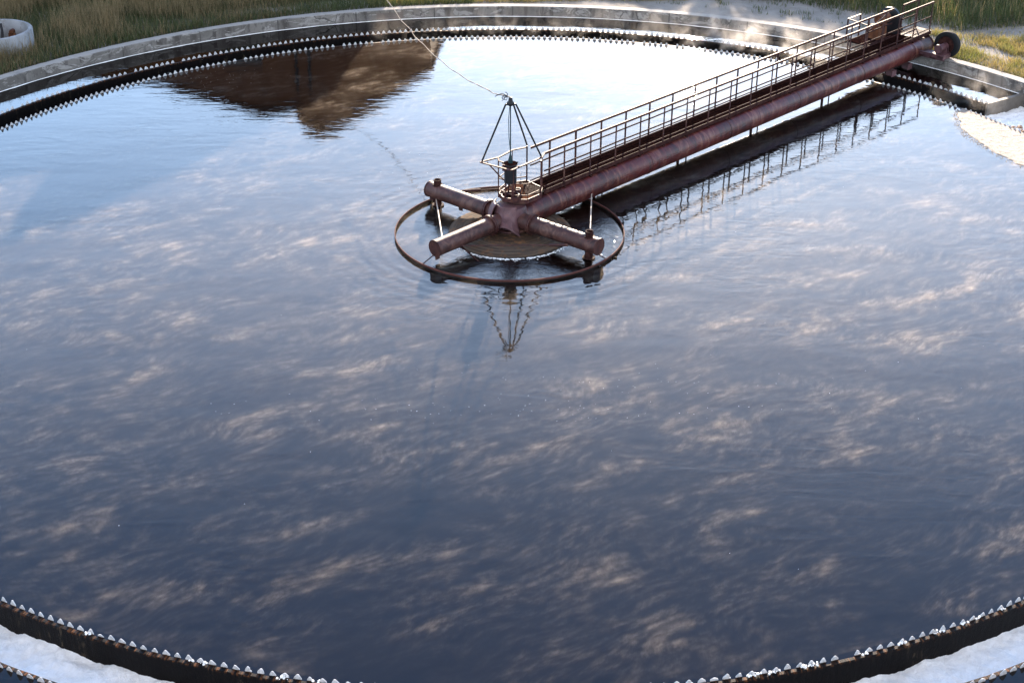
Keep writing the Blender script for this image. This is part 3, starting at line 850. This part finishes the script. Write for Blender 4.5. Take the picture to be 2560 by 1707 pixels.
# drive platform, gear motor and belt guard on the far side
dp = MB(); dp.box(B(19.55, .98, DZ-.04), U*1.05, N*.46, Z*.025); dpo = dp.build('drive_platform', M_deck, bridge)
m = MB()
for t in (18.35, 19.15): m.bar(B(t, 1.44, DZ-.05), B(t, 1.44, DZ+.80), .05, .03)
m.bar(B(18.35, 1.44, DZ+.80), B(19.15, 1.44, DZ+.80), .045, .03); m.bar(B(18.35, .5, DZ+.72), B(18.35, 1.44, DZ+.80), .045, .03); m.bar(B(18.35, 1.44, DZ+.4), B(19.15, 1.44, DZ+.4), .03); m.bar(B(18.35, .62, DZ+.0), B(18.35, .62, DZ+.95), .05)
m.bar(B(18.4, .6, DZ+.55), B(19.9, .6, DZ+1.05), .04)
m.build('side_rail', M_rust, dpo)
m = MB(); m.box(B(19.55, .95, DZ+.16), U*.28, N*.22, Z*.20); m.lathe([(0,-.30),(.17,-.30),(.19,-.2),(.19,.25),(.15,.32),(0,.32)], B(19.85, .95, DZ+.60), seg=24, axis=U)
m.box(B(19.8, .95, DZ+.40), U*.16, N*.13, Z*.05); m.box(B(19.35, .95, DZ+.36), U*.10, N*.16, Z*.12); m.tube(B(19.9,.95,DZ+.78), B(19.9,.95,DZ+.86), .05, 10)
m.build('gear_motor', M_orange, bridge, sharp=rad(35))
m = MB(); cg = B(20.42, 1.0, DZ+.42)
m.lathe([(.0,-.07), (.40,-.07), (.46,-.05), (.46,.05), (.40,.07), (0,.07)], cg, seg=36, axis=U); m.box(cg - Z*.36, U*.065, N*.40, Z*.14); m.build('belt_guard', M_black, bridge, sharp=rad(35))

# ------------------------------------------------------------------ power cable to the building
P1 = Vector((-9.9, 30.2, 8.35))
pts = []; hd = Vector((P1.x, P1.y, 0)); Lh = hd.length
for i in range(90):
    s = i/89*Lh; z = 3.78 - .238*s + .01243*s*s
    wv_ = .02*math.sin(s*3.1) + .05*mnoise.noise(Vector((s*1.1, 0, 0)))
    pts.append(hd.normalized()*s + Vector((wv_*.35, 0, z + wv_*.5 + .0)))
m = MB(); m.path(pts, .0115, 6)
m2 = [p + Vector((.016*math.sin(i*1.3), .012*math.cos(i*1.1), .016*math.cos(i*1.3))) for i, p in enumerate(pts)]
m.path(m2, .007, 5)
o = m.build('power_cable', mat_plain('sun_bleached_cable', (.25,.205,.155), .85, .3, 4)); tag(o, 'pale sagging cable tied from the tripod top to beyond the tank', 'cable')
m = MB()
for i in range(7):
    a = random.uniform(0, 2*PI); p = [APEX + Vector((-.08,.05,.10))]
    for j in range(4): p.append(p[-1] + Vector((random.uniform(-.10,.02), random.uniform(-.05,.05), random.uniform(-.07,.06))))
    m.path(p, .010, 5)
m.build('cable_knot', M_black, o)

# ------------------------------------------------------------------ ground, rim surroundings
m = MB(); rs = [R_RIM-.01, 21.8, 22.4, 23.2, 24.2, 25.5, 27.5, 30, 34, 40, 60, 120, 300, 900]; na = 360
vs = []; fs = []
for i in range(na):
    a = 2*PI*i/na
    for r in rs:
        p = Vector((r*math.cos(a), r*math.sin(a), 0))
        z = .33 + (.05*mnoise.noise(p*.5) + .025*mnoise.noise(p*1.7) if r > 21.4 else 0) - .02*(r < 21.4)
        if r > 60: z = .3
        vs.append((p.x, p.y, z))
q = len(rs)
for i in range(na):
    j = (i+1) % na
    for k_ in range(q-1): fs.append((i*q+k_, j*q+k_, j*q+k_+1, i*q+k_+1))
m.add(vs, fs, True); m.build('ground', mat_ground(), None, kind='structure')

def grass_field(name, label, mat, count, region, hmin, hmax, w, lean=.25, clump=None):
    vs = []; fs = []; made = 0; tries = 0
    while made < count and tries < count*30:
        tries += 1
        p = region()
        if p is None: continue
        x, y, dens, hs = p
        if random.random() > dens: continue
        h = random.uniform(hmin, hmax)*hs; a = random.uniform(0, PI)
        dx, dy = math.cos(a)*w*.5, math.sin(a)*w*.5
        lx, ly = random.gauss(0, lean)*h, random.gauss(0, lean)*h
        b = len(vs); z = .30
        vs += [(x-dx, y-dy, z), (x+dx, y+dy, z), (x+dx*.7+lx*.4, y+dy*.7+ly*.4, z+h*.6), (x-dx*.7+lx*.4, y-dy*.7+ly*.4, z+h*.6), (x+lx, y+ly, z+h)]
        fs += [(b, b+1, b+2, b+3), (b+3, b+2, b+4)]
        made += 1
    m = MB(); m.v = vs; m.f = fs; m.sm = [False]*len(fs)
    me = bpy.data.meshes.new(name); me.from_pydata(vs, [], fs); me.materials.append(mat)
    o = bpy.data.objects.new(name, me); COL.objects.link(o); tag(o, label, None, kind='stuff'); return o
WELL = Vector((-18.72, 15.25, 0)); WR = 1.42
def polar(a0, a1, r0, r1):
    a = rad(random.uniform(a0, a1)); r = math.sqrt(random.uniform(r0*r0, r1*r1)); return r*math.cos(a), r*math.sin(a), r, math.degrees(a)
def nz(x, y, s, k_=0.0): return .5 + .5*mnoise.fractal(Vector((x*s, y*s, k_)), 1.0, 2.0, 4)
def reg_left():
    x, y, r, a = polar(95, 146, 21.45, 32)
    if y > 24.5 or x < -24 or (Vector((x, y, 0))-WELL).length < WR+.05: return None
    sandy = max(0, 1-abs(r-22.55-.02*(x+10))/.55)*max(0, 1-abs(x+9.5)/4.8) + max(0, (x+9.5)/3.5)*.6
    d = max(.03, min(1, .10 + 2.1*(nz(x, y, .42)-.33))) * max(.04, 1-1.5*sandy)
    hs = (.35 + .65*min(1, (r-21.4)/2.0))*(.7+.6*nz(x, y, 1.1, 4)) * (1.0 if x < -9 else max(.35, (-x-4)/5))
    return x, y, d, hs
def reg_left_low():
    x, y, r, a = polar(94, 146, 21.40, 32)
    if y > 24.5 or x < -24 or (Vector((x, y, 0))-WELL).length < WR+.03: return None
    sandy = max(0, 1-abs(r-22.55-.02*(x+10))/.55)*max(0, 1-abs(x+9.5)/4.8)
    return x, y, max(.08, 1-1.3*sandy), 1.0
def reg_mid():
    x, y, r, a = polar(72, 105, 21.55, 24.5)
    r0 = 21.6 if a > 88 else 21.6 + (88-a)*.085
    d = max(0, min(1, (r-r0)/.25))*(.35+.9*max(0, nz(x, y, 1.2)-.25))
    return x, y, d, .7+.5*nz(x, y, .8, 3)
def reg_right_dark():
    x, y, r, a = polar(36, 80, 22.2, 34)
    if y > 27 or x > 25: return None
    r0 = 24.35 if a < 63 else 24.35 - (a-63)*.105
    if a < 46: r0 = 24.5 + (46-a)*.9
    d = max(0, min(1, (r-r0)/.35))
    tuft = (.5 if nz(x, y, 1.6, 8) > .60 else 0)
    d = max(d, tuft if (r > 22.4 and a > 50) else 0)
    return x, y, d, (.35 + .75*min(1, max(0, (r-r0)/1.5)))
def reg_right_sun():
    x, y, r, a = polar(22, 47.8, 21.42, 27)
    if x > 24: return None
    b1 = 21.4 < r < 22.9+.25*math.sin(a*.9); b2 = (23.45+.1*math.sin(a*1.7)) < r < (24.0 if a > 46 else 24.0+(46-a)*.32)
    if not (b1 or b2): 
        return (x, y, .05, .6)
    return x, y, .25 + 1.2*max(0, nz(x, y, .9, 5)-.3), .55+.9*nz(x, y, 1.1, 2)
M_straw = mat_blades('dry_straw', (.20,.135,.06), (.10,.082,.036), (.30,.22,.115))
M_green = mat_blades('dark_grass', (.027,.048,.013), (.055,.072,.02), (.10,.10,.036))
M_sun = mat_blades('sunny_grass', (.13,.15,.022), (.26,.19,.055), (.34,.25,.12))  # brighter grass copy for sunlit ground, sun warmth mixed into its colour
grass_field('straw_grass', 'tall dry straw stalks shaded beside the rim wall and round well', M_straw, 19000, reg_left, .40, 1.15, .016, .20)
grass_field('grass', 'dark green grass growing between the straw and the rim', M_green, 42000, reg_left_low, .15, .5, .020, .3)
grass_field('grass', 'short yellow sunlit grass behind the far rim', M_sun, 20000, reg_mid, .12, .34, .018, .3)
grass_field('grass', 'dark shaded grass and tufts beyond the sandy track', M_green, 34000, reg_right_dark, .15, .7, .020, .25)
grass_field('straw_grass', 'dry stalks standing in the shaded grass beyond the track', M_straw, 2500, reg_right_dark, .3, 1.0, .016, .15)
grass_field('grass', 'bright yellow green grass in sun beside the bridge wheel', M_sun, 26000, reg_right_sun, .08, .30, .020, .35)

# ------------------------------------------------------------------ round concrete well at the far left
well = thing('concrete_well', 'small round pale concrete well ring standing in tall straw grass', 'well', (WELL.x, WELL.y, .25))
m = MB(); m.lathe([(WR,-.2), (WR,.78), (WR-.03,.82), (WR-.13,.83), (WR-.15,.80), (WR-.15,-.2)], seg=64)
kk = NT('well_concrete'); f_ = kk.noise(5, 6, .65, None, .5); g_ = kk.noise(1.4, 4, .6)
c_ = kk.mix(kk.smooth(g_, .35, .65), (.13,.135,.14), (.22,.225,.235)); c_ = kk.mix(kk.math('MULTIPLY', kk.smooth(f_, .57, .62), .6), c_, (.12,.11,.10))
kk.principled(Base_Color=c_, Roughness=.85, Normal=kk.bump(f_, .4, .02))
m.build('well_ring', kk.m, well, sharp=rad(40))
m = MB(); m.lathe([(0,.12), (WR-.2,.12)], seg=48); m.build('well_bed', mat_plain('well_mud', (.16,.11,.075), .9, .5, 4), well)
m = MB(); m.path([(.02,.95,.78), (.05,.9,.5), (.12,.6,.2)], .05, 8); m.build('standpipe', M_black, well)
m = MB(); m.tube((.45,.9,.52), (.45,.7,.52), .09, 10); m.box((.45,.75,.36), .12, .05, .12); m.build('valve', M_orange, well)
m = MB(); m.tube((-.25,.9,.5), (-.25,.7,.5), .08, 10); m.box((-.27,.75,.36), .08, .05, .1)
m.build('valve', M_orange, well)

# ------------------------------------------------------------------ building that the water mirrors (just beyond the frame)
YB = 30.0
bld = thing('gabled_building', 'dark gabled building mirrored upside down in the water beyond the weir', 'building', (0, 0, 0))
front = [(-30.5,.2), (-30.5,4.6), (-17.2,5.55), (-11.9,7.15), (-10.2,6.9), (-9.7,8.05), (-8.5,8.1), (-6.7,7.0), (-3.75,4.9), (-3.75,.2)]
m = MB(); n = len(front); D = 9.0
m.add([(x, YB, z) for x, z in front] + [(x+.6, YB+D, z) for x, z in front], [tuple(range(n)), tuple(range(n, 2*n))] + [(i, (i+1) % n, n+(i+1) % n, n+i) for i in range(n)])
M_plaster = mat_plain('steam_tinted_plaster', (.12,.052,.024), .85, .35, 1.5, streak=True)  # orange-brown of sunlit steam in the mirror image put into the wall colour
m.build('wall', M_plaster, bld)
m = MB()
for a_, b_ in zip(front[1:-1], front[2:-1]):
    d_ = Vector((b_[0]-a_[0], 0, b_[1]-a_[1])).normalized(); nrm = Vector((-d_.z, 0, d_.x))
    if nrm.z < 0: nrm = -nrm
    c_ = Vector(((a_[0]+b_[0])/2+.3, YB+D/2-.1, (a_[1]+b_[1])/2)) + nrm*.10
    m.box(c_, d_*((Vector(b_)-Vector(a_)).length/2+.02), Vector((.3, D/2+.3, 0)), nrm*.08)
roof = m.build('roof', mat_plain('brown_roofing', (.10,.055,.035), .8, .35, 3), bld)
m = MB(); m.box((-9.25, YB+.6, 8.25), .22, .30, .35); m.box((-9.25, YB+.6, 8.62), .27, .36, .04); m.build('chimney', mat_plain('brown_brick', (.14,.07,.045), .85, .3, 6), roof)
for x in (-9.95, -9.35):
    m = MB(); m.tube((x, YB-.12, .3), (x-.15, YB-.12, 6.2), .07, 8); m.build('downpipe', M_black, bld)
m = MB(); m.box((-12.6, YB-.01, 4.2), .9, .05, .8); m.build('window', M_black, bld)
m = MB(); m.box((-6.2, YB-.01, 1.4), .6, .05, 1.15); m.build('door', M_dark, bld)

# trees off to the right whose shade falls across the track
M_leaf = mat_blades('tree_leaves', (.045,.075,.02), (.075,.10,.03), (.03,.055,.015), .8)
M_bark = mat_plain('bark', (.09,.065,.045), .9, .4, 6, streak=True)
def tree(x, y, h, w, label):
    t_ = thing('tree', label, 'tree', (x, y, .25), 'trees beyond the sandy track')
    m = MB(); m.path([(0,0,0), (.05,.03,h*.3), (-.05,.06,h*.6), (.03,0,h*.85)], [.16,.12,.07,.03], 9)
    for i in range(7):
        a = random.uniform(0, 2*PI); z0 = h*random.uniform(.2,.6); m.path([(0,0,z0), (math.cos(a)*w*.35, math.sin(a)*w*.35, z0+h*.12), (math.cos(a)*w*.7, math.sin(a)*w*.7, z0+h*.2)], [.06,.04,.015], 6)
    m.build('trunk', M_bark, t_)
    vs = []; fs = []
    cl = []
    for i in range(80):
        a = random.uniform(0, 2*PI); q = random.random()**.6; zz = random.uniform(.10, 1.0)**.7; rr = w*q*math.sqrt(max(.10, 1-zz**7)); cl.append((Vector((rr*math.cos(a), rr*math.sin(a), h*zz)), random.uniform(.3, .62)))
    for c_, s_ in cl:
        for j in range(130):
            d = Vector((random.gauss(0,1), random.gauss(0,1), random.gauss(0,.8))); d.normalize(); p = c_ + d*s_*random.random()**.4
            e1 = Vector((random.gauss(0,1), random.gauss(0,1), random.gauss(0,1))).normalized()*.085; e2 = e1.orthogonal().normalized()*.05
            b = len(vs); vs += [tuple(p-e1), tuple(p+e2), tuple(p+e1), tuple(p-e2)]; fs.append((b,b+1,b+2,b+3))
    me = bpy.data.meshes.new('crown'); me.from_pydata(vs, [], fs); me.materials.append(M_leaf)
    o = bpy.data.objects.new('crown', me); COL.objects.link(o); o.parent = t_
    return t_
kinds = [tree(0, 0, h_, w_, 'leafy low tree in the row beyond the sandy track') for h_, w_ in ((7.6, 2.4), (8.0, 2.5), (7.3, 2.3))]
for i in range(14):
    x = 9.6 + i*1.95; y = 47.6 - (x-9.6)*.30 + random.uniform(-.4,.4)
    src = kinds[i % 3]
    if i < 3: t_ = src
    else:
        t_ = src.copy(); COL.objects.link(t_)
        for ch in src.children:
            c_ = ch.copy(); COL.objects.link(c_); c_.parent = t_
    t_.location = (x, y, .25); t_.rotation_euler = (0, 0, random.uniform(0, 6.28))

# ------------------------------------------------------------------ steam over the warm water
def slab(prof, a0, a1, seg, mat, label):
    m = MB()
    if a1 is None: m.lathe(prof, seg=seg, smooth=False)
    else: m.lathe(prof, seg=seg, smooth=False, a0=a0, a1=a1, close=True)
    o = m.build('haze', mat, None, kind='stuff'); o['label'] = label
    return o
slab([(0, STEAM_H), (17.93, STEAM_H), (17.93, .026), (0, .026)], 0, None, 128, mat_steam(), 'thin wisps of steam drifting low over the warm water')
slab([(17.95, .03), (17.95, .9), (18.3, 1.05), (19.4, 1.25), (20.5, 1.1), (20.78, .6), (20.78, .03)], rad(28), rad(112), 60, mat_weir_steam(), 'steam billowing over the far weir beside the bridge')

# ------------------------------------------------------------------ light, sky, camera
sd = Vector((math.cos(rad(SUN_AZ))*math.cos(rad(SUN_EL)), math.sin(rad(SUN_AZ))*math.cos(rad(SUN_EL)), math.sin(rad(SUN_EL))))
sun = bpy.data.lights.new('sun', 'SUN'); sun.energy = SUN_STRENGTH; sun.angle = rad(.55); sun.color = (1.0, .81, .62)
so = bpy.data.objects.new('sun', sun); COL.objects.link(so); so.rotation_mode = 'QUATERNION'; so.rotation_quaternion = sd.to_track_quat('Z', 'Y'); so.location = sd*80
w = bpy.data.worlds.new('World'); scene.world = w; w.use_nodes = True
nt = w.node_tree; bg = nt.nodes['Background']; sky = nt.nodes.new('ShaderNodeTexSky')
sky.sky_type = 'NISHITA'; sky.sun_disc = False; sky.sun_elevation = rad(SUN_EL); sky.sun_rotation = rad(90-SUN_AZ); sky.altitude = 150; sky.air_density = 1.0; sky.dust_density = .38; sky.ozone_density = 3.8
tc = nt.nodes.new('ShaderNodeTexCoord'); sx = nt.nodes.new('ShaderNodeSeparateXYZ'); nt.links.new(tc.outputs['Generated'], sx.inputs[0])
mr = nt.nodes.new('ShaderNodeMapRange'); mr.interpolation_type = 'SMOOTHSTEP'; nt.links.new(sx.outputs[1], mr.inputs[0])
mr.inputs[1].default_value = .35; mr.inputs[2].default_value = -.25; mr.inputs[3].default_value = 0; mr.inputs[4].default_value = .75
vm = nt.nodes.new('ShaderNodeMix'); vm.data_type = 'RGBA'; nt.links.new(mr.outputs[0], vm.inputs[0]); nt.links.new(sky.outputs[0], vm.inputs[6])
vm.inputs[7].default_value = (2.35, 2.2, 2.15, 1)      # added neutral fill light over the half of the sky behind the viewer
mz = nt.nodes.new('ShaderNodeMapRange'); mz.interpolation_type = 'SMOOTHSTEP'; nt.links.new(sx.outputs[2], mz.inputs[0])
mz.inputs[1].default_value = .66; mz.inputs[2].default_value = .22; mz.inputs[3].default_value = 0; mz.inputs[4].default_value = 1
va = nt.nodes.new('ShaderNodeMix'); va.data_type = 'RGBA'; va.blend_type = 'ADD'; nt.links.new(mz.outputs[0], va.inputs[0]); nt.links.new(vm.outputs[2], va.inputs[6])
va.inputs[7].default_value = (1.9, 2.45, 3.15, 1)      # pale morning haze low in the sky
nt.links.new(va.outputs[2], bg.inputs[0]); bg.inputs[1].default_value = SKY_STRENGTH

cam = bpy.data.cameras.new('camera'); cam.lens = 50.312; cam.sensor_width = 36.0; cam.clip_start = .5; cam.clip_end = 3000
co = bpy.data.objects.new('camera', cam); COL.objects.link(co)
fw = Vector((0.00134067, 0.87822005, -0.4782549)); r2 = Vector((0.999997225, -0.000250824, 0.00234264854)); u2 = Vector((-0.0019374, 0.47825672, 0.87821795))
mw = Matrix(((r2.x, u2.x, -fw.x, 0), (r2.y, u2.y, -fw.y, -35.4325), (r2.z, u2.z, -fw.z, 15.928), (0,0,0,1)))
co.matrix_world = mw
scene.camera = co

scene.render.engine = 'CYCLES'
scene.view_settings.view_transform = 'Standard'; scene.view_settings.look = 'None'; scene.view_settings.gamma = 1
scene.view_settings.exposure = EXPOSURE; scene.view_settings.use_curve_mapping = False
cy = scene.cycles
cy.max_bounces = 5; cy.diffuse_bounces = 2; cy.glossy_bounces = 3; cy.transmission_bounces = 2; cy.volume_bounces = 0; cy.transparent_max_bounces = 8
cy.sample_clamp_indirect = 6
cy.use_denoising = True
